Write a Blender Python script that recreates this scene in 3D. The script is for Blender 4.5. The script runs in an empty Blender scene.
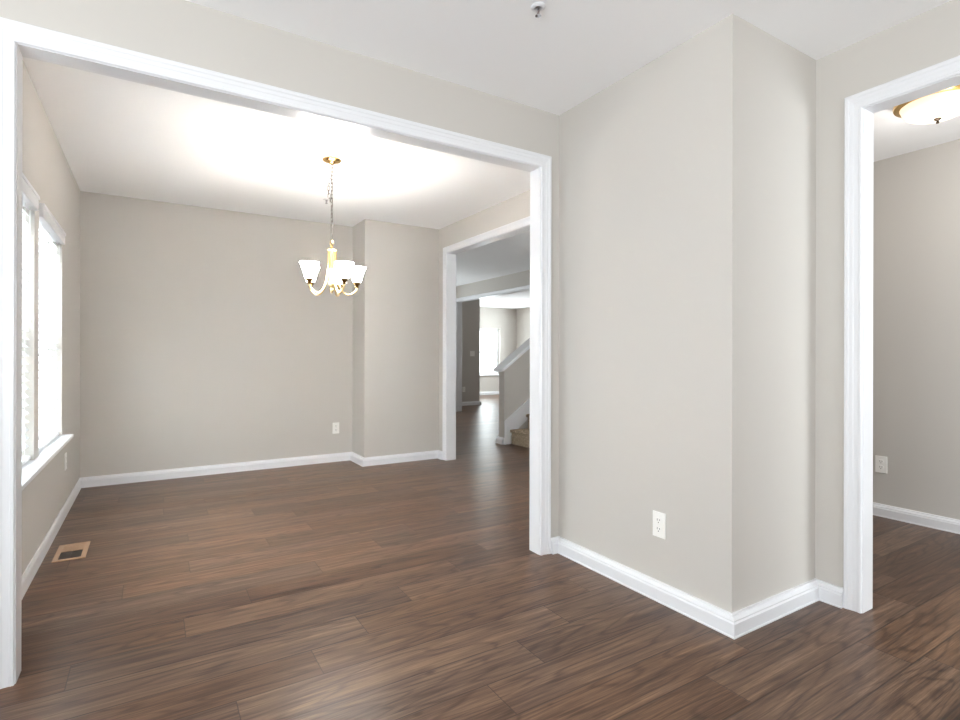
import bpy, bmesh, math, random
from mathutils import Vector, Matrix
random.seed(7)
scene = bpy.context.scene
COL = scene.collection

# ------------------------------------------------------------------ camera
F_PX = 532.5; YAW = 0.552; CAM_Z = 1.092; HORIZON = 355.6
cd = bpy.data.cameras.new('camera'); cam = bpy.data.objects.new('camera', cd); COL.objects.link(cam)
cd.sensor_width = 36.0; cd.lens = 36.0 * F_PX / 960.0
cd.shift_y = (HORIZON - 360.0) / 960.0
cd.clip_start = 0.02; cd.clip_end = 100
cam.matrix_world = (Matrix.Translation((0, 0, CAM_Z)) @ Matrix.Rotation(-YAW, 4, 'Z')
                    @ Matrix.Rotation(math.pi / 2, 4, 'X') @ Matrix.Rotation(0.002, 4, 'Z'))
scene.camera = cam

# ------------------------------------------------------------------ world, daylight, added fill light, exposure
w = bpy.data.worlds.new('overcast_sky'); scene.world = w; w.use_nodes = True
wb = w.node_tree.nodes['Background']
wb.inputs[0].default_value = (0.93, 0.97, 1.0, 1); wb.inputs[1].default_value = 1.5
scene.view_settings.view_transform = 'Standard'; scene.view_settings.look = 'None'
scene.view_settings.gamma = 1.0; scene.view_settings.use_curve_mapping = False
scene.view_settings.exposure = 1.13
scene.cycles.use_denoising = True
scene.cycles.denoising_prefilter = 'ACCURATE'
scene.cycles.max_bounces = 10; scene.cycles.diffuse_bounces = 8; scene.cycles.glossy_bounces = 4
scene.cycles.transmission_bounces = 6; scene.cycles.transparent_max_bounces = 16
scene.cycles.sample_clamp_indirect = 6.0
scene.cycles.caustics_reflective = False; scene.cycles.caustics_refractive = False

def area(name, loc, direction, sx, sy, watts, color=(0.90, 0.955, 1.0)):
    l = bpy.data.lights.new(name, 'AREA'); l.shape = 'RECTANGLE'; l.size = sx; l.size_y = sy
    l.energy = watts; l.color = color
    o = bpy.data.objects.new(name, l); COL.objects.link(o); o.location = loc
    o.rotation_euler = Vector(direction).to_track_quat('-Z', 'Z').to_euler()
    return o
# daylight outside the seen windows; living, foyer and side lights are added fill
area('daylight_dining', (-0.95, 3.52, 1.35), (1, 0, -0.1), 2.0, 1.6, 80)
area('fill_living_side', (-2.75, -0.45, 1.25), (1, 0.05, 1.5), 2.6, 1.7, 116)  # added fill aimed upward, outside invented windows behind the camera
area('fill_living_rear', (0.3, -3.6, 1.25), (0, 1, 1.6), 2.8, 1.7, 76)  # added fill from behind the camera, tilted up to brighten the ceiling
area('daylight_far_room', (6.9, 12.95, 1.4), (0, -1, 0), 3.0, 2.0, 60)  # covers the real far window and an added, hidden one beside it
area('fill_far_side', (9.4, 11.2, 1.4), (-1, 0, 0.1), 1.1, 1.5, 90)  # added fill to brighten the far room from out of view
area('fill_foyer', (5.35, 3.3, 1.3), (-1, 0.1, 0.9), 1.0, 1.3, 22)  # added fill that lifts the dark foyer, no window known here
area('fill_foyer_rear', (3.9, 9.7, 1.4), (0, -1, 0.7), 1.3, 1.5, 32)  # second added foyer fill, at an invented rear window
area('fill_side_room', (3.5, -1.95, 1.4), (0, 1, 0), 1.0, 1.4, 36)  # added fill for the side room, its window is invented

def point(name, loc, watts, color, r=0.03):
    l = bpy.data.lights.new(name, 'POINT'); l.energy = watts; l.color = color; l.shadow_soft_size = r
    o = bpy.data.objects.new(name, l); COL.objects.link(o); o.location = loc
    return o

# ------------------------------------------------------------------ materials
def srgb(r, g, b):
    f = lambda c: (c / 255 / 12.92) if c / 255 <= 0.04045 else ((c / 255 + 0.055) / 1.055) ** 2.4
    return (f(r), f(g), f(b), 1)
def mat(name, color, rough=0.5, metal=0.0, bump=0.0, bscale=200, emit=None, estr=0.0, spec=0.5, coat=0.0, trans=0.0):
    m = bpy.data.materials.new(name); m.use_nodes = True; nt = m.node_tree
    b = nt.nodes['Principled BSDF']
    b.inputs['Base Color'].default_value = color; b.inputs['Roughness'].default_value = rough
    b.inputs['Metallic'].default_value = metal
    b.inputs['Specular IOR Level'].default_value = spec; b.inputs['Coat Weight'].default_value = coat
    if emit: b.inputs['Emission Color'].default_value = emit; b.inputs['Emission Strength'].default_value = estr
    if trans:
        t = nt.nodes.new('ShaderNodeBsdfTranslucent'); t.inputs[0].default_value = color
        mx = nt.nodes.new('ShaderNodeMixShader'); mx.inputs[0].default_value = trans
        nt.links.new(b.outputs[0], mx.inputs[1]); nt.links.new(t.outputs[0], mx.inputs[2])
        nt.links.new(mx.outputs[0], nt.nodes['Material Output'].inputs[0])
    if bump:
        tc = nt.nodes.new('ShaderNodeTexCoord'); n = nt.nodes.new('ShaderNodeTexNoise')
        n.inputs['Scale'].default_value = bscale; n.inputs['Detail'].default_value = 3
        bp = nt.nodes.new('ShaderNodeBump'); bp.inputs['Strength'].default_value = bump; bp.inputs['Distance'].default_value = 0.002
        nt.links.new(tc.outputs['Object'], n.inputs['Vector']); nt.links.new(n.outputs['Fac'], bp.inputs['Height'])
        nt.links.new(bp.outputs[0], b.inputs['Normal'])
    return m
M_WALL = mat('greige_wall_paint', srgb(197, 192, 186), 0.75, bump=0.12, bscale=160, spec=0.25)
M_CEIL = mat('flat_white_ceiling_paint', srgb(248, 248, 249), 0.9, bump=0.1, bscale=120, spec=0.1)
M_TRIM = mat('semi_gloss_white_trim', srgb(226, 226, 229), 0.28, spec=0.5)
M_PLATE = mat('white_plastic', srgb(240, 238, 234), 0.3)
M_SLOT = mat('dark_slot', srgb(45, 42, 40), 0.6)
M_BRASS = mat('polished_brass', srgb(226, 186, 118), 0.2, 1.0)
M_PALEBRASS = mat('satin_pale_brass', srgb(222, 196, 146), 0.3, 1.0)
M_DKBRASS = mat('antique_brass', srgb(140, 112, 66), 0.25, 1.0)
M_CHROME = mat('chrome', srgb(205, 205, 208), 0.15, 1.0)
M_CHAIN = mat('aged_nickel', srgb(150, 146, 140), 0.25, 1.0)
M_SHADE = mat('frosted_glass_shade', srgb(250, 246, 238), 0.35, emit=(0.98, 0.99, 1.0, 1), estr=28.0, trans=0.3)
M_BOWL = mat('alabaster_glass_bowl', srgb(250, 238, 214), 0.3, emit=(1.0, 0.86, 0.62, 1), estr=0.40)
M_BLIND = mat('white_faux_wood_slat', srgb(245, 246, 247), 0.45, trans=0.12)
M_CORD = mat('white_cord', srgb(225, 225, 222), 0.8)
M_VENT = mat('tan_enamel', srgb(178, 146, 118), 0.45)
M_VINYL = mat('white_vinyl', srgb(238, 240, 242), 0.35)
M_BRONZE_SHADE = mat('dark_bronze_and_duct_shade', srgb(52, 40, 30), 0.35, 0.8)  # bronze parts, and the painted shade inside the floor vent

def glass_mat():
    m = bpy.data.materials.new('clear_window_glass'); m.use_nodes = True; nt = m.node_tree; nt.nodes.clear()
    out = nt.nodes.new('ShaderNodeOutputMaterial'); mx = nt.nodes.new('ShaderNodeMixShader')
    t = nt.nodes.new('ShaderNodeBsdfTransparent'); g = nt.nodes.new('ShaderNodeBsdfGlossy'); g.inputs['Roughness'].default_value = 0.02
    t.inputs[0].default_value = (0.95, 0.97, 0.96, 1)
    mx.inputs[0].default_value = 0.06
    nt.links.new(t.outputs[0], mx.inputs[1]); nt.links.new(g.outputs[0], mx.inputs[2]); nt.links.new(mx.outputs[0], out.inputs[0])
    return m
M_GLASS = glass_mat()

def carpet_mat():
    m = mat('tan_carpet', srgb(176, 140, 100), 0.95, spec=0.05); nt = m.node_tree; b = nt.nodes['Principled BSDF']
    tc = nt.nodes.new('ShaderNodeTexCoord'); n = nt.nodes.new('ShaderNodeTexNoise'); n.inputs['Scale'].default_value = 70; n.inputs['Detail'].default_value = 4
    r = nt.nodes.new('ShaderNodeValToRGB'); r.color_ramp.elements[0].position = 0.35; r.color_ramp.elements[0].color = srgb(92, 76, 60)
    r.color_ramp.elements[1].position = 0.65; r.color_ramp.elements[1].color = srgb(200, 182, 158)
    bp = nt.nodes.new('ShaderNodeBump'); bp.inputs['Strength'].default_value = 0.6; bp.inputs['Distance'].default_value = 0.006
    nt.links.new(tc.outputs['Object'], n.inputs['Vector']); nt.links.new(n.outputs['Fac'], r.inputs['Fac'])
    nt.links.new(r.outputs[0], b.inputs['Base Color']); nt.links.new(n.outputs['Fac'], bp.inputs['Height']); nt.links.new(bp.outputs[0], b.inputs['Normal'])
    return m
M_CARPET = carpet_mat()

PW, PL = 0.1715, 1.2285
def wood_mat():
    m = bpy.data.materials.new('brown_laminate_planks'); m.use_nodes = True; nt = m.node_tree; N = nt.nodes; L = nt.links
    b = N['Principled BSDF']
    uv = N.new('ShaderNodeUVMap'); uv.uv_map = 'plank'
    at = N.new('ShaderNodeAttribute'); at.attribute_name = 'tone'
    sep = N.new('ShaderNodeSeparateColor'); L.new(at.outputs['Color'], sep.inputs[0])
    def math_(op, a, c=None, clamp=False):
        n = N.new('ShaderNodeMath'); n.operation = op; n.use_clamp = clamp
        for i, x in enumerate((a, c)):
            if x is None: continue
            if isinstance(x, (int, float)): n.inputs[i].default_value = x
            else: L.new(x, n.inputs[i])
        return n.outputs[0]
    su = N.new('ShaderNodeSeparateXYZ'); L.new(uv.outputs[0], su.inputs[0])
    u, v = su.outputs[0], su.outputs[1]
    def vec(sx, sy, k):
        c = N.new('ShaderNodeCombineXYZ')
        L.new(math_('ADD', math_('MULTIPLY', u, sx), math_('MULTIPLY', sep.outputs[1], 61.0 + k)), c.inputs[0])
        L.new(math_('MULTIPLY', v, sy), c.inputs[1]); L.new(math_('MULTIPLY', sep.outputs[2], 43.0 + k), c.inputs[2])
        return c.outputs[0]
    def noise(vv, det=5, dist=0.0, rough=0.55):
        n = N.new('ShaderNodeTexNoise'); n.inputs['Scale'].default_value = 1.0; n.inputs['Detail'].default_value = det
        n.inputs['Distortion'].default_value = dist; n.inputs['Roughness'].default_value = rough; L.new(vv, n.inputs['Vector']); return n.outputs['Fac']
    broad = noise(vec(0.9, 22, 0), 5, 0.5)
    grain = noise(vec(2.2, 85, 3), 6, 0.6, 0.6)
    fibre = noise(vec(12, 330, 5), 3, 0.2)
    figure = noise(vec(1.1, 7.5, 9), 2, 0.3, 0.4)
    rings = math_('SINE', math_('MULTIPLY', figure, 70.0))
    rings = math_('POWER', math_('ADD', math_('MULTIPLY', rings, 0.5), 0.5), 5.0)
    knot = noise(vec(7, 17, 13), 1, 0.0); knot = math_('SUBTRACT', knot, 0.76, True)
    # value = mix of all
    val = math_('ADD', math_('MULTIPLY', broad, 0.62), math_('MULTIPLY', grain, 0.95))
    val = math_('ADD', val, math_('MULTIPLY', fibre, 0.55))
    val = math_('SUBTRACT', val, math_('MULTIPLY', rings, 0.17))
    val = math_('ADD', val, math_('MULTIPLY', sep.outputs[0], 0.20))
    val = math_('SUBTRACT', val, math_('MULTIPLY', knot, 4.0))
    val = math_('MULTIPLY', val, 0.508)
    ramp = N.new('ShaderNodeValToRGB'); e = ramp.color_ramp.elements
    e[0].position = 0.36; e[0].color = srgb(46, 31, 24)
    e[1].position = 0.86; e[1].color = srgb(158, 128, 104)
    e.new(0.50).color = srgb(78, 57, 45); e.new(0.62).color = srgb(104, 80, 64)
    L.new(val, ramp.inputs['Fac'])
    # cooler / warmer planks
    hs = N.new('ShaderNodeHueSaturation'); L.new(ramp.outputs[0], hs.inputs['Color'])
    L.new(math_('ADD', math_('MULTIPLY', sep.outputs[2], 0.2), 0.95), hs.inputs['Saturation'])
    # seams: the bevelled joint round each plank
    at2 = N.new('ShaderNodeAttribute'); at2.attribute_name = 'edge'
    s2 = N.new('ShaderNodeSeparateColor'); L.new(at2.outputs['Color'], s2.inputs[0])
    d = math_('MINIMUM', v, math_('SUBTRACT', PW, v))
    d = math_('MULTIPLY', d, 0.6)
    dl = math_('MINIMUM', u, math_('SUBTRACT', PL, u))
    dm = math_('MINIMUM', d, dl)
    seam = math_('SUBTRACT', 1.0, math_('DIVIDE', dm, 0.0026), True)
    mix = N.new('ShaderNodeMixRGB'); mix.inputs[2].default_value = srgb(48, 34, 27)
    L.new(math_('MULTIPLY', seam, 0.9), mix.inputs[0]); L.new(hs.outputs[0], mix.inputs[1])
    L.new(mix.outputs[0], b.inputs['Base Color'])
    L.new(math_('ADD', math_('MULTIPLY', grain, 0.16), 0.25), b.inputs['Roughness'])
    b.inputs['Specular IOR Level'].default_value = 0.32
    bp = N.new('ShaderNodeBump'); bp.inputs['Strength'].default_value = 0.25; bp.inputs['Distance'].default_value = 0.0012
    hgt = math_('SUBTRACT', math_('ADD', math_('MULTIPLY', grain, 0.6), math_('MULTIPLY', fibre, 0.4)), math_('MULTIPLY', seam, 1.2))
    L.new(hgt, bp.inputs['Height']); L.new(bp.outputs[0], b.inputs['Normal'])
    return m
M_WOOD = wood_mat()

# ------------------------------------------------------------------ mesh helpers
def finish(name, bm, m, parent=None, smooth=False, loc=None):
    bmesh.ops.recalc_face_normals(bm, faces=bm.faces[:])
    me = bpy.data.meshes.new(name); bm.to_mesh(me); bm.free()
    me.materials.append(m)
    if smooth:
        for p in me.polygons: p.use_smooth = True
        try: me.set_sharp_from_angle(angle=math.radians(42))
        except Exception: pass
    o = bpy.data.objects.new(name, me); COL.objects.link(o)
    if parent: o.parent = parent
    if loc: o.location = loc
    return o
def box(bm, x0, x1, y0, y1, z0, z1):
    v = [bm.verts.new((x, y, z)) for z in (z0, z1) for y in (y0, y1) for x in (x0, x1)]
    for f in ((0, 1, 3, 2), (4, 6, 7, 5), (0, 4, 5, 1), (2, 3, 7, 6), (0, 2, 6, 4), (1, 5, 7, 3)):
        bm.faces.new([v[i] for i in f])
def bevbox(bm, x0, x1, y0, y1, z0, z1, r=0.002, seg=2):
    t = bmesh.new(); box(t, x0, x1, y0, y1, z0, z1)
    bmesh.ops.bevel(t, geom=t.edges[:], offset=r, segments=seg, affect='EDGES', profile=0.5)
    me = bpy.data.meshes.new('tmp'); t.to_mesh(me); t.free(); bm.from_mesh(me); bpy.data.meshes.remove(me)
def lathe(bm, prof, seg=32, c=(0, 0, 0), axis='Z', cap=False):
    rings = []
    for r, z in prof:
        ring = []
        for k in range(seg):
            a = 2 * math.pi * k / seg
            p = Vector((r * math.cos(a), r * math.sin(a), z))
            if axis == 'X': p = Vector((z, p.x, p.y))
            ring.append(bm.verts.new(p + Vector(c)))
        rings.append(ring)
    for a, b in zip(rings, rings[1:]):
        for k in range(seg):
            bm.faces.new((a[k], a[(k + 1) % seg], b[(k + 1) % seg], b[k]))
    if cap:
        bm.faces.new(rings[0]); bm.faces.new(rings[-1])
def tube(bm, pts, r, seg=10, closed=False):
    pts = [Vector(p) for p in pts]; n = len(pts); rings = []; up = None
    rr = r if isinstance(r, (list, tuple)) else [r] * n
    for i, p in enumerate(pts):
        a = pts[i - 1] if (i or closed) else p; c = pts[(i + 1) % n] if (i < n - 1 or closed) else p
        t = (c - a).normalized()
        if up is None: up = t.orthogonal().normalized()
        up = (up - t * up.dot(t)).normalized(); s = t.cross(up)
        rings.append([bm.verts.new(p + (up * math.cos(2 * math.pi * k / seg) + s * math.sin(2 * math.pi * k / seg)) * rr[i]) for k in range(seg)])
    for i in range(n if closed else n - 1):
        a, b = rings[i], rings[(i + 1) % n]
        for k in range(seg): bm.faces.new((a[k], a[(k + 1) % seg], b[(k + 1) % seg], b[k]))
    if not closed:
        bm.faces.new(rings[0]); bm.faces.new(rings[-1])
def struct(name, bm, m, parent=None, label=None):
    o = finish(name, bm, m, parent)
    if parent is None: o['kind'] = 'structure'
    if label: o['label'] = label
    return o
def thing(name, label, cat, loc, rz=0.0, group=None):
    o = bpy.data.objects.new(name, None); COL.objects.link(o); o.empty_display_size = 0.1
    o.location = loc; o.rotation_euler = (0, 0, rz); o['label'] = label; o['category'] = cat
    if group: o['group'] = group
    return o
def copy_tree(o, parent=None):
    c = o.copy(); COL.objects.link(c)
    if parent is not None: c.parent = parent
    for ch in [x for x in o.children]: copy_tree(ch, c)
    return c

# ------------------------------------------------------------------ plan (metres)
H = 2.44
YF, YB = 2.312, 2.398            # wall with the wide cased opening
OX0, OX1, OZ = -0.383, 1.808, 2.123
XR, YP = 1.944, 1.264            # boxed-out corner
XH, XH2 = 2.574, 2.660           # wall with the doorway to the side room
DY1, DY0, DZ = 1.072, 0.06, 2.145
XL, YFAR, XB, YBUMP, XD = -0.505, 5.458, 1.790, 5.080, 2.612
XD2 = 2.712
RY1, RY0, RZ = 4.895, 3.20, 2.152
X2A, X2B = 5.05, 5.16            # foyer far-side wall
SY1, SY0, SZ = 9.06, 6.20, 2.135

# ------------------------------------------------------------------ floor
def build_floor():
    bm = bmesh.new(); uvl = bm.loops.layers.uv.new('plank'); cl = bm.loops.layers.float_color.new('tone')
    known = {-3: 1.61, -2: 1.89, -1: .947, 0: 1.19, 1: .228, 2: .503, 3: .725, 4: .988, 5: .113, 6: .375, 7: .733,
             8: -.113, 9: .165, 10: .577, 11: .86, 12: .185, 13: .84, 14: .60, 15: .33}
    regions = [(-2.4, 5.3, -3.4, 2.455), (-0.66, 9.2, 2.455, 12.85)]
    Y0 = 1.490
    for k in range(-30, 68):
        y0 = Y0 + PW * k; y1 = y0 + PW
        ph = known.get(k, random.random() * PL)
        for n in range(-4, 9):
            x0 = ph + PL * n; x1 = x0 + PL
            tone = (random.random(), random.random(), random.random(), 1)
            for rx0, rx1, ry0, ry1 in regions:
                a, b_, c, d = max(x0, rx0), min(x1, rx1), max(y0, ry0), min(y1, ry1)
                if a >= b_ - 1e-5 or c >= d - 1e-5: continue
                vs = [bm.verts.new(p) for p in ((a, c, 0), (b_, c, 0), (b_, d, 0), (a, d, 0))]
                f = bm.faces.new(vs)
                for lp in f.loops:
                    lp[uvl].uv = (lp.vert.co.x - x0, lp.vert.co.y - y0); lp[cl] = tone
    # slab underneath
    for rx0, rx1, ry0, ry1 in regions:
        box(bm, rx0, rx1, ry0, ry1, -0.12, -0.002)
    me = bpy.data.meshes.new('floor'); bm.to_mesh(me); bm.free(); me.materials.append(M_WOOD)
    o = bpy.data.objects.new('floor', me); COL.objects.link(o); o['kind'] = 'structure'
build_floor()

# ------------------------------------------------------------------ ceiling
bm = bmesh.new()
box(bm, -2.45, XH2, -3.4, YB, H, H + 0.1); box(bm, XH2, 5.3, -2.0, YB, H, H + 0.1); box(bm, -0.66, 9.2, YB, 12.85, H, H + 0.1)
struct('ceiling', bm, M_CEIL)

# ------------------------------------------------------------------ walls
def wall(name, boxes, m=M_WALL):
    b = bmesh.new()
    for q in boxes: box(b, *(q if len(q) == 6 else (*q, 0, H)))
    return struct(name, b, m)
J = 0.010
wall('wall_front', [(-2.4, OX0 - J, YF, YB), (OX1 + J, XR, YF, YB), (OX0 - J, OX1 + J, YF, YB, OZ + J, H)])
wall('wall_corner_block', [(XR, XH2, YP, YB)])
wall('wall_right', [(XH, XH2, DY1 + J, YP), (XH, XH2, -3.4, DY0 - J), (XH, XH2, DY0 - J, DY1 + J, DZ + J, H)])
def pierced(fixed, run0, run1, holes, along):
    """wall boxes with window holes; holes = (a0,a1,z0,z1)"""
    out = []; f0, f1 = fixed; cur = run0
    def bx(a, b, z0, z1): out.append((f0, f1, a, b, z0, z1) if along == 'Y' else (a, b, f0, f1, z0, z1))
    for a0, a1, z0, z1 in holes:
        bx(cur, a0, 0, H); bx(a0, a1, 0, z0); bx(a0, a1, z1, H); cur = a1
    bx(cur, run1, 0, H); return out
WZ0, WZ1 = 0.560, 1.880
WIN = [(2.62, 3.46), (3.585, 4.425)]
wall('wall_dining_left', pierced((-0.66, XL), YB, YFAR + .16, [(a, b, WZ0, WZ1) for a, b in WIN], 'Y'))
wall('wall_dining_far', [(XL, XB, YFAR, YFAR + 0.16), (XB, XD2, YBUMP, YFAR + 0.16)])
wall('wall_dining_right', [(XD, XD2, RY1 + J, YBUMP), (XD, XD2, YB, RY0 - J), (XD, XD2, RY0 - J, RY1 + J, RZ + J, H)])
wall('wall_left', pierced((-2.4, -2.25), -3.4, YF, [(-1.55, -0.55, .5, 2.0), (-0.35, 0.65, .5, 2.0)], 'Y'))
wall('wall_back', pierced((-3.4, -3.25), -2.25, XH, [(-0.9, 0.1, .5, 2.0), (0.4, 1.4, .5, 2.0)], 'X'))
wall('wall_side_room', [(4.26, 4.36, -2.0, YB)] + pierced((-2.0, -1.86), XH2, 4.26, [(3.0, 4.0, .5, 2.0)], 'X') + [(XH2, 5.16, YB, YB + .1)])
wall('wall_foyer', [(XD2 - .1, XD2, YFAR + .16, 9.4), (X2A, X2B, 5.53, SY0 - J),
                    (X2A, X2B, SY1 + J, 9.40), (X2A, X2B, SY0 - J, SY1 + J, SZ + J, H)])
wall('wall_foyer_rear', pierced((9.30, 9.40), XD2, X2A, [(3.25, 4.55, .6, 2.05)], 'X'))
wall('wall_far_side', pierced((9.0, 9.12), 5.42, 12.75, [(10.65, 11.75, .6, 2.05)], 'Y'))
wall('wall_far_partition', [(X2B, 6.205, 10.09, 10.20)])
wall('wall_far_room', [(X2B - .1, X2B, 9.40, 12.75), (5.75, 9.0, 5.42, 5.53)]
     + pierced((12.6, 12.76), X2B, 9.0, [(5.7, 7.2, 0.1, 2.05), (7.50, 8.43, 0.555, 1.86)], 'X'))
wall('wall_foyer_front', pierced((X2A, X2B), YB + .1, 4.20, [(2.85, 3.75, .6, 2.0)], 'Y'))
wall('wall_stair_side', [(X2A, 5.85, 4.20, 4.30)])
wall('wall_stair_end', [(5.75, 5.85, 4.30, 5.42)])

# ------------------------------------------------------------------ cased openings
PROF = [(0, 0), (0, .008), (.003, .011), (.011, .0115), (.014, .0095), (.030, .0105), (.034, .0125), (.046, .0135), (.051, .017), (.062, .018), (.066, .0145), (.066, 0)]
def cased(name, plane, f0, f1, a0, a1, zt):
    """door casing on both faces plus the jamb lining. plane 'X' or 'Y' = axis normal to the wall"""
    b = bmesh.new()
    def P(a, n, z): return (a, n, z) if plane == 'Y' else (n, a, z)
    for face, sgn in ((f0, -1), (f1, 1)):
        rows = []
        for o, t in PROF:
            n = face + sgn * t; o2 = o + 0.003
            rows.append([b.verts.new(P(a0 - o2, n, 0)), b.verts.new(P(a0 - o2, n, zt + o2)),
                         b.verts.new(P(a1 + o2, n, zt + o2)), b.verts.new(P(a1 + o2, n, 0))])
        for i in range(len(rows)):
            r, s = rows[i], rows[(i + 1) % len(rows)]
            for k in range(3): b.faces.new((r[k], r[k + 1], s[k + 1], s[k]))
        b.faces.new([r[0] for r in rows]); b.faces.new([r[3] for r in rows])
    e = 0.0015
    def bx(a, c, z0, z1):
        if plane == 'Y': box(b, a, c, f0 - e, f1 + e, z0, z1)
        else: box(b, f0 - e, f1 + e, a, c, z0, z1)
    bx(a0 - J, a0, 0, zt); bx(a1, a1 + J, 0, zt); bx(a0 - J, a1 + J, zt, zt + J)
    return struct(name, b, M_TRIM)
cased('trim_1', 'Y', YF, YB, OX0, OX1, OZ)
cased('trim_2', 'X', XH, XH2, DY0, DY1, DZ)
cased('trim_3', 'X', XD, XD2, RY0, RY1, RZ)
cased('trim_4', 'X', X2A, X2B, SY0, SY1, SZ)

# ------------------------------------------------------------------ baseboards
BP = [(0, 0), (.016, 0), (.016, .006), (.0145, .008), (.0145, .054), (.0125, .060), (.0125, .065), (.007, .074), (.006, .081), (0, .081)]
def baseboard(name, paths, proud=2.05):
    """each path: plan points, room on the LEFT of the walking direction"""
    b = bmesh.new()
    for pts in paths:
        pts = [Vector((x, y, 0)) for x, y in pts]; n = len(pts); offs = []
        for i in range(n):
            d0 = (pts[i] - pts[i - 1]).normalized() if i else None
            d1 = (pts[i + 1] - pts[i]).normalized() if i < n - 1 else None
            n0 = Vector((-d0.y, d0.x, 0)) if d0 else None; n1 = Vector((-d1.y, d1.x, 0)) if d1 else None
            if n0 is None: offs.append(n1)
            elif n1 is None: offs.append(n0)
            else: offs.append((n0 + n1) / (1 + n0.dot(n1)))
        rows = [[b.verts.new(p + o * t * proud + Vector((0, 0, z))) for p, o in zip(pts, offs)] for t, z in BP]
        for i in range(len(rows)):
            r, s = rows[i], rows[(i + 1) % len(rows)]
            for k in range(n - 1): b.faces.new((r[k], r[k + 1], s[k + 1], s[k]))
        b.faces.new([r[0] for r in rows]); b.faces.new([r[-1] for r in rows])
    return struct(name, b, M_TRIM)
CW = 0.069
baseboard('baseboard_corner_block', [[(XH, DY1 + CW), (XH, YP), (XR, YP), (XR, YF), (OX1 + CW, YF)]])
baseboard('baseboard_left', [[(OX0 - CW, YF), (-2.25, YF), (-2.25, -3.25), (XH, -3.25), (XH, DY0 - CW)]])
baseboard('baseboard_dining', [[(XD, RY1 + CW), (XD, YBUMP), (XB, YBUMP), (XB, YFAR), (XL, YFAR)],
                               [(OX1 + CW, YB), (XD, YB), (XD, RY0 - CW)]])
baseboard('baseboard_dining_left', [[(XL, YFAR), (XL, YB), (OX0 - CW, YB)]], 0.85)
baseboard('baseboard_side_room', [[(XH2, DY0 - CW), (XH2, -1.86), (4.26, -1.86), (4.26, YB), (XH2, YB), (XH2, DY1 + CW)]])
baseboard('baseboard_foyer', [[(X2A, SY1 + CW), (X2A, 9.30), (XD2, 9.30), (XD2, RY1 + CW)], [(XD2, RY0 - CW), (XD2, YB + .1), (X2A, YB + .1), (X2A, 4.20)],
                              [(X2A, 5.53), (X2A, SY0 - CW)]])
baseboard('baseboard_far_room', [[(9.0, 5.53), (9.0, 12.6), (7.2, 12.6)], [(5.7, 12.6), (X2B, 12.6), (X2B, 10.20), (6.205, 10.20), (6.205, 10.09), (X2B, 10.09), (X2B, SY1 + CW)]])

# ------------------------------------------------------------------ windows
def dbl_hung(name, along, n0, n1, a0, a1, z0, z1, inward):
    """double-hung vinyl window in a hole; n0..n1 = depth range, frame near n0 (outside)"""
    def bx(b, a, c, n, m_, z, y):
        n, m_ = min(n, m_), max(n, m_)
        if along == 'Y': box(b, n, m_, a, c, z, y)
        else: box(b, a, c, n, m_, z, y)
    s = inward
    b = bmesh.new(); f = 0.035
    o0 = n0; o1 = n0 + s * 0.075
    for a, c, z, y in ((a0, a0 + f, z0, z1), (a1 - f, a1, z0, z1), (a0 + f, a1 - f, z0, z0 + f), (a0 + f, a1 - f, z1 - f, z1)):
        bx(b, a, c, o0, o1, z, y)
    root = struct(name, b, M_VINYL)
    zm = (z0 + z1) / 2 - 0.02; r = 0.03
    for nm, za, zb, na in (('upper_sash', zm - .015, z1 - f, n0 + s * .012), ('lower_sash', z0 + f, zm + .025, n0 + s * .042)):
        b = bmesh.new(); nb = na + s * .028
        for a, c, z, y in ((a0 + f, a0 + f + r, za, zb), (a1 - f - r, a1 - f, za, zb), (a0 + f + r, a1 - f - r, za, za + r + .008), (a0 + f + r, a1 - f - r, zb - r - .008, zb)):
            bx(b, a, c, na, nb, z, y)
        sash = finish(nm, b, M_VINYL, root)
        b = bmesh.new(); bx(b, a0 + f + r, a1 - f - r, na + s * .012, na + s * .016, za + r + .008, zb - r - .008)
        finish('pane', b, M_GLASS, sash)
    return root
for i, (a, c) in enumerate(WIN): dbl_hung('window_%d' % (i + 1), 'Y', -0.655, XL, a, c, WZ0, WZ1, 1)
dbl_hung('window_3', 'X', 12.755, 12.6, 7.50, 8.43, 0.555, 1.86, -1)
dbl_hung('window_4', 'Y', -2.395, -2.25, -1.55, -0.55, .5, 2.0, 1); dbl_hung('window_5', 'Y', -2.395, -2.25, -0.35, 0.65, .5, 2.0, 1)  # unseen pair added to let light into the living room
dbl_hung('window_6', 'X', -3.395, -3.25, -0.9, 0.1, .5, 2.0, 1); dbl_hung('window_7', 'X', -3.395, -3.25, 0.4, 1.4, .5, 2.0, 1)  # unseen rear pair, added to bring light in behind the camera
dbl_hung('window_8', 'X', -1.995, -1.86, 3.0, 4.0, .5, 2.0, 1)  # unseen, added to light the side room
dbl_hung('window_9', 'X', 12.755, 12.6, 5.7, 7.2, 0.1, 2.05, -1)  # hidden behind the partition, added to light the far room
dbl_hung('window_10', 'Y', 5.155, X2A, 2.85, 3.75, .6, 2.0, -1)  # unseen, added to brighten the foyer
dbl_hung('window_11', 'X', 9.395, 9.30, 3.25, 4.55, .6, 2.05, -1)  # unseen, added so light reaches the foyer header
dbl_hung('window_12', 'Y', 9.115, 9.0, 10.65, 11.75, .6, 2.05, -1)  # out of view, added as another light source for the far room
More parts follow.
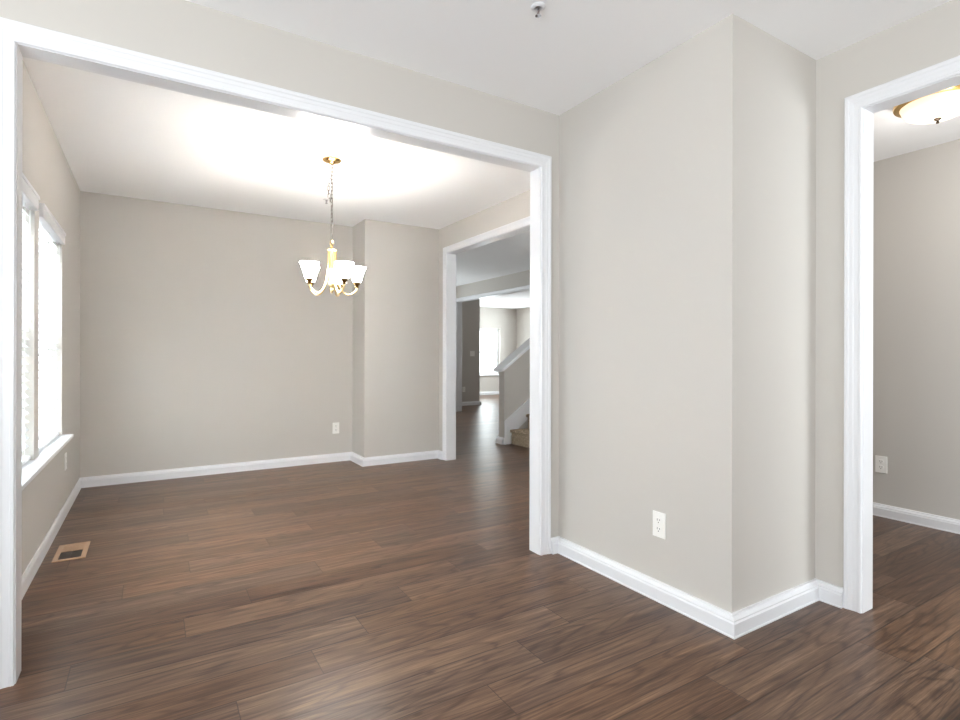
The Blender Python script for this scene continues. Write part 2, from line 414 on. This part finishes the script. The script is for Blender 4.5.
# sill of the paired dining windows, and of the far window
b = bmesh.new(); bevbox(b, -0.58, -0.446, 2.56, 4.475, WZ0 - 0.022, WZ0 + 0.002, 0.006, 3); box(b, XL, XL + .012, 2.60, 4.46, WZ0 - 0.045, WZ0 - 0.022)
struct('trim_5', b, M_TRIM)
b = bmesh.new(); bevbox(b, 7.45, 8.48, 12.53, 12.69, 0.533, 0.556, 0.006, 3)
struct('trim_6', b, M_TRIM)

# ------------------------------------------------------------------ blinds
def blind(label, a0, a1, along='Y'):
    t = thing('window_blind', label, 'blinds', (0, 0, 0), group=None)
    c = (a0 + a1) / 2; t.location = (XL - 0.035, c, WZ0 + 0.004); t['group'] = 'blinds on the dining windows'
    hw = (a1 - a0) / 2 - 0.008; Ht = WZ1 - WZ0
    b = bmesh.new(); bevbox(b, 0.008, 0.052, -hw - 0.004, hw + 0.004, Ht - 0.068, Ht + 0.006, 0.004)
    bevbox(b, 0.052, 0.057, -hw - 0.004, hw + 0.004, Ht - 0.012, Ht + 0.006, 0.002)
    b.verts.ensure_lookup_table()
    finish('valance', b, M_TRIM, t)
    b = bmesh.new(); bevbox(b, -0.030, 0.006, -hw, hw, Ht - 0.055, Ht - 0.012, 0.002); finish('headrail', b, M_BLIND, t)
    b = bmesh.new(); pitch = 0.041; z = Ht - 0.085; tilt = math.radians(42)
    while z > 0.05:
        w2 = 0.025; cx, cz = math.cos(tilt) * w2, math.sin(tilt) * w2
        pts = [(-cx, cz), (-cx * .4, cz * .4 + .0016), (cx * .4, -cz * .4 + .0016), (cx, -cz)]
        top = [[b.verts.new((x - 0.002, y, z + q + .0014)) for x, q in pts] for y in (-hw, hw)]
        bot = [[b.verts.new((x - 0.002, y, z + q - .0014)) for x, q in pts] for y in (-hw, hw)]
        for k in range(3):
            b.faces.new((top[0][k], top[0][k + 1], top[1][k + 1], top[1][k])); b.faces.new((bot[0][k], bot[0][k + 1], bot[1][k + 1], bot[1][k]))
        b.faces.new((top[0][0], top[1][0], bot[1][0], bot[0][0])); b.faces.new((top[0][3], top[1][3], bot[1][3], bot[0][3]))
        for e_ in (0, 1): b.faces.new(top[e_] + bot[e_][::-1])
        z -= pitch
    finish('slats', b, M_BLIND, t)
    b = bmesh.new(); bevbox(b, -0.027, 0.023, -hw, hw, 0.006, 0.024, 0.003); finish('bottom_rail', b, M_BLIND, t)
    for y in (-hw * .62, 0, hw * .62):
        b = bmesh.new()
        for x in (-0.026, 0.024): tube(b, [(x, y, 0.015), (x, y, Ht - 0.055)], 0.0011, 5)
        finish('ladder_cord', b, M_CORD, t)
    b = bmesh.new(); tube(b, [(0.030, hw - .07, Ht - 0.05), (0.031, hw - .07, Ht - 0.60)], 0.0013, 6)
    tube(b, [(0.030, hw - .085, Ht - 0.05), (0.031, hw - .085, Ht - 0.56)], 0.0013, 6)
    cordo = finish('lift_cord', b, M_CORD, t)
    b = bmesh.new(); lathe(b, [(.001, 0), (.006, -.006), (.008, -.03), (.001, -.034)], 12, (0.031, hw - .07, Ht - 0.60), cap=True)
    lathe(b, [(.001, 0), (.006, -.006), (.008, -.03), (.001, -.034)], 12, (0.031, hw - .085, Ht - 0.56), cap=True)
    finish('tassel', b, M_PLATE, cordo, True)
    return t
blind('white slatted blind on the dining window nearer the white opening jamb, partly hidden by it', *WIN[0])
blind('white slatted blind on the dining window nearer the far corner, fully in view', *WIN[1])

# ------------------------------------------------------------------ outlets and switches
def outlet(label, loc, rz, group=None):
    """faces local -Y"""
    t = thing('wall_outlet', label, 'outlet', loc, rz)
    b = bmesh.new(); bevbox(b, -.035, .035, -.006, 0, -.057, .057, .0025); finish('cover_plate', b, M_PLATE, t)
    for s in (1, -1):
        b = bmesh.new(); zc = s * .0195
        prof = []
        for k in range(24):
            a = 2 * math.pi * k / 24; prof.append((.0170 * math.cos(a), max(-.0135, min(.0135, .0170 * math.sin(a)))))
        f0 = [b.verts.new((x, -.0060, zc + z)) for x, z in prof]; f1 = [b.verts.new((x * .97, -.0082, zc + z * .97)) for x, z in prof]
        b.faces.new(f1)
        for k in range(24): b.faces.new((f0[k], f0[(k + 1) % 24], f1[(k + 1) % 24], f1[k]))
        rc = finish('receptacle', b, M_PLATE, t)
        b = bmesh.new()
        for x, hh in ((-.0062, .0045), (.0062, .0037)): box(b, x - .0012, x + .0012, -.0086, -.0080, zc + .003 - hh, zc + .003 + hh)
        lathe(b, [(.0026, 0), (.0026, .0006)], 10, (0, 0, 0), cap=True)
        for v in b.verts[-20:]: v.co = Vector((v.co.x, -.0086 + v.co.z, zc - .0085 + v.co.y))
        finish('slots', b, M_SLOT, rc)
    b = bmesh.new(); lathe(b, [(.0030, 0), (.0030, .0012), (.0015, .0018)], 12, cap=True)
    for v in b.verts: v.co = Vector((v.co.x, -.0058 - v.co.z, v.co.y))
    finish('screw', b, M_PLATE, t, True)
    return t
outlet('white duplex outlet low on the near beige block wall beside the wide opening', (XR, 1.614, .334), -math.pi / 2)
outlet('white duplex outlet low on the far dining wall, left of the jog', (1.616, YFAR, .342), 0)
outlet('white duplex outlet on the dining wall under the window sill, seen edge-on', (XL, 4.592, .362), math.pi / 2)
outlet('white duplex outlet on the wall of the side room, seen through the right doorway', (4.26, 1.665, .352), -math.pi / 2)
outlet('small white outlet low on the shaded partition beyond the foyer', (5.80, 10.09, .352), 0)
t = thing('light_switch', 'white double switch plate on the shaded partition beyond the foyer', 'light switch', (6.015, 10.09, 1.135), 0)
b = bmesh.new(); bevbox(b, -.058, .058, -.006, 0, -.057, .057, .0025); finish('cover_plate', b, M_PLATE, t)
for s in (-.023, .023):
    b = bmesh.new(); bevbox(b, s - .005, s + .005, -.012, -.005, -.010, .012, .001); finish('toggle', b, M_PLATE, t)

# ------------------------------------------------------------------ floor register
vx0, vx1, vy0, vy1 = -0.447, -0.304, 3.552, 3.838
t = thing('floor_vent', 'tan metal floor register by the left dining baseboard, damper half open', 'vent', ((vx0 + vx1) / 2, (vy0 + vy1) / 2, 0))
hx, hy = (vx1 - vx0) / 2, (vy1 - vy0) / 2
b = bmesh.new(); g = 0.022
for q in ((-hx, -hx + g, -hy, hy), (hx - g, hx, -hy, hy), (-hx + g, hx - g, -hy, -hy + g), (-hx + g, hx - g, hy - g, hy)): box(b, *q, 0.0, 0.005)
finish('frame', b, M_VENT, t)
b = bmesh.new(); box(b, -hx + g, hx - g, -hy + g, hy - g, 0.0004, 0.0012); finish('duct_shade_plate', b, M_BRONZE_SHADE, t)  # dark plate on the uncut floor stands in for shade inside the duct
b = bmesh.new(); n = 9; y = 0.012
while y < hy - g:
    box(b, -hx + g, hx - g, y, y + .0105, 0.0012, 0.0040); y += .0122
finish('louvres', b, M_VENT, t)
b = bmesh.new(); box(b, -.001, .001, -hy + g, .01, 0.0012, 0.0030); finish('center_rib', b, M_BRONZE_SHADE, t)

# ------------------------------------------------------------------ chandelier
CX, CY = 1.053, 3.66
t = thing('chandelier', 'brass chandelier with upturned white glass shades hanging on a chain in the dining room', 'chandelier', (CX, CY, 0))
b = bmesh.new(); lathe(b, [(.001, H - .0005), (.062, H - .0005), (.063, H - .006), (.056, H - .014), (.036, H - .020), (.022, H - .026), (.012, H - .034), (.001, H - .036)], 40)
finish('ceiling_canopy', b, M_BRASS, t, True)
def link_pts(c, l, wd, rot, n=16):
    out = []
    for k in range(n):
        a = 2 * math.pi * k / n; x = wd * math.cos(a); z = math.sin(a) * wd + (l - wd) * (1 if math.sin(a) > 0 else -1)
        out.append((c[0] + x * math.cos(rot), c[1] + x * math.sin(rot), c[2] + z))
    return out
b = bmesh.new(); z = H - .045; k = 0
while z > 1.885:
    tube(b, link_pts((0, 0, z), .0165, .0078, (k % 2) * math.pi / 2 + .5), .0019, 6, True); z -= .0262; k += 1
# the spare chain hooked back up on itself
p0, p1 = 2.32, 2.14
z = p0; k = 0
while z > p1:
    s = (p0 - z) / (p0 - p1); off = .020 * math.sin(math.pi * min(1, s * .95 + .03))
    tube(b, link_pts((-off * .85 - .004, off * .5, z), .0165, .0078, (k % 2) * math.pi / 2 + 1.1), .0019, 6, True); z -= .0262; k += 1
finish('chain', b, M_CHAIN, t, True)
b = bmesh.new(); tube(b, [(.004 * math.sin(i * 1.3), .004 * math.cos(i * 1.3), H - .035 - i * (H - .035 - 1.84) / 24) for i in range(25)], .0017, 6); finish('wire', b, M_CHAIN, t, True)
b = bmesh.new(); tube(b, [(.013 * math.cos(a * math.pi / 8), .006 * math.cos(a * math.pi / 8), 1.865 + .016 * math.sin(a * math.pi / 8)) for a in range(16)], .0028, 8, True)
lathe(b, [(.001, 1.856), (.007, 1.855), (.009, 1.846), (.006, 1.838), (.012, 1.832), (.014, 1.826), (.010, 1.820)], 24)
finish('hanging_loop', b, M_BRASS, t, True)
b = bmesh.new(); lathe(b, [(.001, 1.822), (.030, 1.822), (.033, 1.818), (.031, 1.812), (.022, 1.806), (.018, 1.79), (.018, 1.69), (.022, 1.675), (.016, 1.655), (.011, 1.62), (.016, 1.600),
                           (.020, 1.585), (.014, 1.566), (.008, 1.555), (.011, 1.545), (.013, 1.536), (.008, 1.524), (.001, 1.517)], 32)
finish('center_column', b, M_PALEBRASS, t, True)
AR = 0.172
for i, deg in enumerate((8, 70, 146, 214, 298)):
    ang = math.radians(deg) - 0.281
    ca, sa = math.cos(ang), math.sin(ang)
    prof = [(.027, 1.812), (.028, 1.76), (.029, 1.70), (.033, 1.655), (.043, 1.600), (.060, 1.555), (.085, 1.523), (.110, 1.512), (.138, 1.520), (.161, 1.538), (.172, 1.558), (AR, 1.572)]
    # smooth the arm with a Catmull-Rom pass
    P = [Vector((r * ca, r * sa, z)) for r, z in prof]; S = []
    for k in range(len(P) - 1):
        a_, b_, c_, d_ = P[max(k - 1, 0)], P[k], P[k + 1], P[min(k + 2, len(P) - 1)]
        for q in range(4):
            s = q / 4; S.append(0.5 * ((2 * b_) + (c_ - a_) * s + (2 * a_ - 5 * b_ + 4 * c_ - d_) * s * s + (3 * b_ - a_ - 3 * c_ + d_) * s ** 3))
    S.append(P[-1])
    b = bmesh.new(); tube(b, S, .0058, 10)
    arm = finish('arm', b, M_PALEBRASS, t, True)
    c = (AR * ca, AR * sa, -.016)
    b = bmesh.new(); lathe(b, [(.001, 1.580), (.013, 1.582), (.016, 1.588), (.010, 1.595), (.018, 1.602), (.024, 1.610), (.024, 1.622), (.017, 1.626), (.001, 1.626)], 24, c)
    finish('socket_cup', b, M_DKBRASS, arm, True)
    b = bmesh.new()
    out = [(.022, 1.618), (.029, 1.626), (.035, 1.645), (.041, 1.670), (.049, 1.695), (.057, 1.714), (.063, 1.724)]
    lathe(b, out + [(r - .0035, z) for r, z in out[::-1]] + [out[0]], 36, c)
    finish('glass_shade', b, M_SHADE, arm, True)
    b = bmesh.new(); lathe(b, [(.001, 1.626), (.011, 1.628), (.012, 1.640), (.019, 1.660), (.021, 1.672), (.015, 1.686), (.001, 1.692)], 20, c)
    finish('bulb', b, mat('lit_bulb', srgb(255, 245, 225), 0.3, emit=(1, .92, .78, 1), estr=6.0) if i == 0 else bpy.data.materials['lit_bulb'], arm, True)
    point('chandelier_bulb_light', (CX + c[0], CY + c[1], 1.690), 0.6, (0.95, 0.98, 1.0), 0.03)

# ------------------------------------------------------------------ flush ceiling lamp of the side room
LX, LY, LR = 3.434, 1.098, 0.180
t = thing('ceiling_lamp', 'lit flush ceiling lamp with alabaster bowl and brass rim, seen through the right doorway', 'ceiling lamp', (LX, LY, 0))
b = bmesh.new(); lathe(b, [(.001, H - .0005), (.150, H - .0005), (.156, H - .012), (LR, H - .022), (LR + .004, H - .034), (LR, H - .046), (LR - .024, H - .052), (LR - .030, H - .044), (.001, H - .040)], 56)
finish('rim', b, M_BRASS, t, True)
b = bmesh.new(); lathe(b, [(LR - .026, H - .042), (LR - .027, H - .056), (LR - .036, H - .078), (LR - .050, H - .097), (LR - .085, H - .114), (LR - .13, H - .123), (.001, H - .126)], 56)
finish('glass_bowl', b, M_BOWL, t, True)
b = bmesh.new(); lathe(b, [(.001, H - .124), (.015, H - .125), (.017, H - .130), (.010, H - .135), (.005, H - .139), (.008, H - .145), (.005, H - .151), (.001, H - .153)], 20)
finish('finial', b, M_BRONZE_SHADE, t, True)

point('ceiling_lamp_light', (LX, LY, H - .30), 3.3, (1.0, 0.97, 0.93), 0.10)

# ------------------------------------------------------------------ sprinklers
def sprinkler(label, x, y):
    t = thing('fire_sprinkler', label, 'sprinkler', (x, y, H), 0.4); t.scale = (.78, .78, .74)
    b = bmesh.new(); lathe(b, [(.001, 0), (.036, 0), (.036, -.003), (.030, -.008), (.020, -.010), (.016, -.004), (.001, -.003)], 32); finish('escutcheon', b, M_TRIM, t, True)
    b = bmesh.new(); lathe(b, [(.012, -.003), (.012, -.016), (.008, -.020), (.001, -.021)], 20)
    for s in (-1, 1): tube(b, [(s * .010, 0, -.014), (s * .015, 0, -.026), (s * .010, 0, -.040), (0, 0, -.046)], .0022, 8)
    finish('frame', b, M_CHROME, t, True)
    b = bmesh.new(); lathe(b, [(.001, -.019), (.0026, -.020), (.0026, -.042), (.001, -.043)], 10); finish('glass_bulb', b, mat('tinted_bulb', srgb(96, 70, 66), .2), t, True)
    b = bmesh.new(); lathe(b, [(.001, -.046), (.014, -.046), (.015, -.048), (.001, -.049)], 24); finish('deflector', b, M_CHROME, t, True)
    return t
sprinkler('chrome pendant sprinkler head on the near white ceiling', 1.268, 1.635)
sprinkler('small sprinkler head on the dining ceiling just behind the chandelier chain', 1.282, 4.62)
sprinkler('tiny sprinkler head on the bright ceiling of the far room', 7.53, 10.50)

# ------------------------------------------------------------------ staircase and its half wall
KX, KY0, KY1 = 3.690, 5.420, 5.535
SL = 0.715   # pitch
def kz(x): return 0.925 + SL * (x - KX)
b = bmesh.new()
xe = 5.75
pr = [(KX, 0), (xe, 0), (xe, min(H, kz(xe))), (KX, kz(KX))]
f0 = [b.verts.new((x, KY0, z)) for x, z in pr]; f1 = [b.verts.new((x, KY1, z)) for x, z in pr]
b.faces.new(f0); b.faces.new(f1[::-1])
for k in range(4): b.faces.new((f0[k], f0[(k + 1) % 4], f1[(k + 1) % 4], f1[k]))
kw = struct('wall_stair', b, M_WALL)
def sloped(b, x0, x1, z0f, th, y0, y1):
    pr = [(x0, z0f(x0)), (x1, z0f(x1)), (x1, z0f(x1) + th), (x0, z0f(x0) + th)]
    f0 = [b.verts.new((x, y0, z)) for x, z in pr]; f1 = [b.verts.new((x, y1, z)) for x, z in pr]
    b.faces.new(f0); b.faces.new(f1[::-1])
    for k in range(4): b.faces.new((f0[k], f0[(k + 1) % 4], f1[(k + 1) % 4], f1[k]))
b = bmesh.new()
sloped(b, KX - .060, 5.72, lambda x: kz(x) + .012, .030, KY0 - .040, KY1 + .040)
sloped(b, KX - .020, 5.72, lambda x: kz(x) - .010, .024, KY0 - .018, KY1 + .018)
o = finish('cap', b, M_TRIM, kw)
# skirt board along the half wall, rising with the steps
b = bmesh.new()
pr = [(KX, 0), (KX + .085, 0), (KX + .085, .10)] + [(xe, .10 + SL * (xe - KX - .085))] + [(xe, .285 + SL * (xe - KX)), (KX, .285)]
f0 = [b.verts.new((x, KY0 - .016, z)) for x, z in pr]; f1 = [b.verts.new((x, KY0, z)) for x, z in pr]
b.faces.new(f0); b.faces.new(f1[::-1])
for k in range(len(pr)): b.faces.new((f0[k], f0[(k + 1) % 6], f1[(k + 1) % 6], f1[k]))
sloped(b, KX, xe, lambda x: .262 + SL * (x - KX), .026, KY0 - .024, KY0 - .016)
box(b, KX - .001, KX + .014, KY0 - .024, KY0 - .016, 0, .288)
finish('skirt_board', b, M_TRIM, kw)
baseboard('baseboard_stair', [[(KX, KY0), (KX, KY1), (5.04, KY1)]])
st = thing('staircase', 'tan carpeted staircase rising to the right behind the dining opening', 'staircase', (3.79, 4.86, 0))
RUN, RISE = 0.244, 0.178
for k in range(8):
    x0 = k * RUN; z1 = (k + 1) * RISE; x1 = x0 + RUN + 0
    b = bmesh.new()
    prof = [(x0, 0 if k == 0 else z1 - RISE + .0), (x0, z1 - .040), (x0 - .018, z1 - .036), (x0 - .027, z1 - .022), (x0 - .024, z1 - .007), (x0 - .012, z1), (x1, z1), (x1, 0 if k == 0 else z1 - RISE)]
    ya, yb = -.555, .542
    f0 = [b.verts.new((x, ya, z)) for x, z in prof]; f1 = [b.verts.new((x, yb, z)) for x, z in prof]
    b.faces.new(f0); b.faces.new(f1[::-1])
    for q in range(len(prof)): b.faces.new((f0[q], f0[(q + 1) % len(prof)], f1[(q + 1) % len(prof)], f1[q]))
    if k: box(b, x0, x1, ya, yb, 0, z1 - RISE)
    finish('step', b, M_CARPET, st, True)
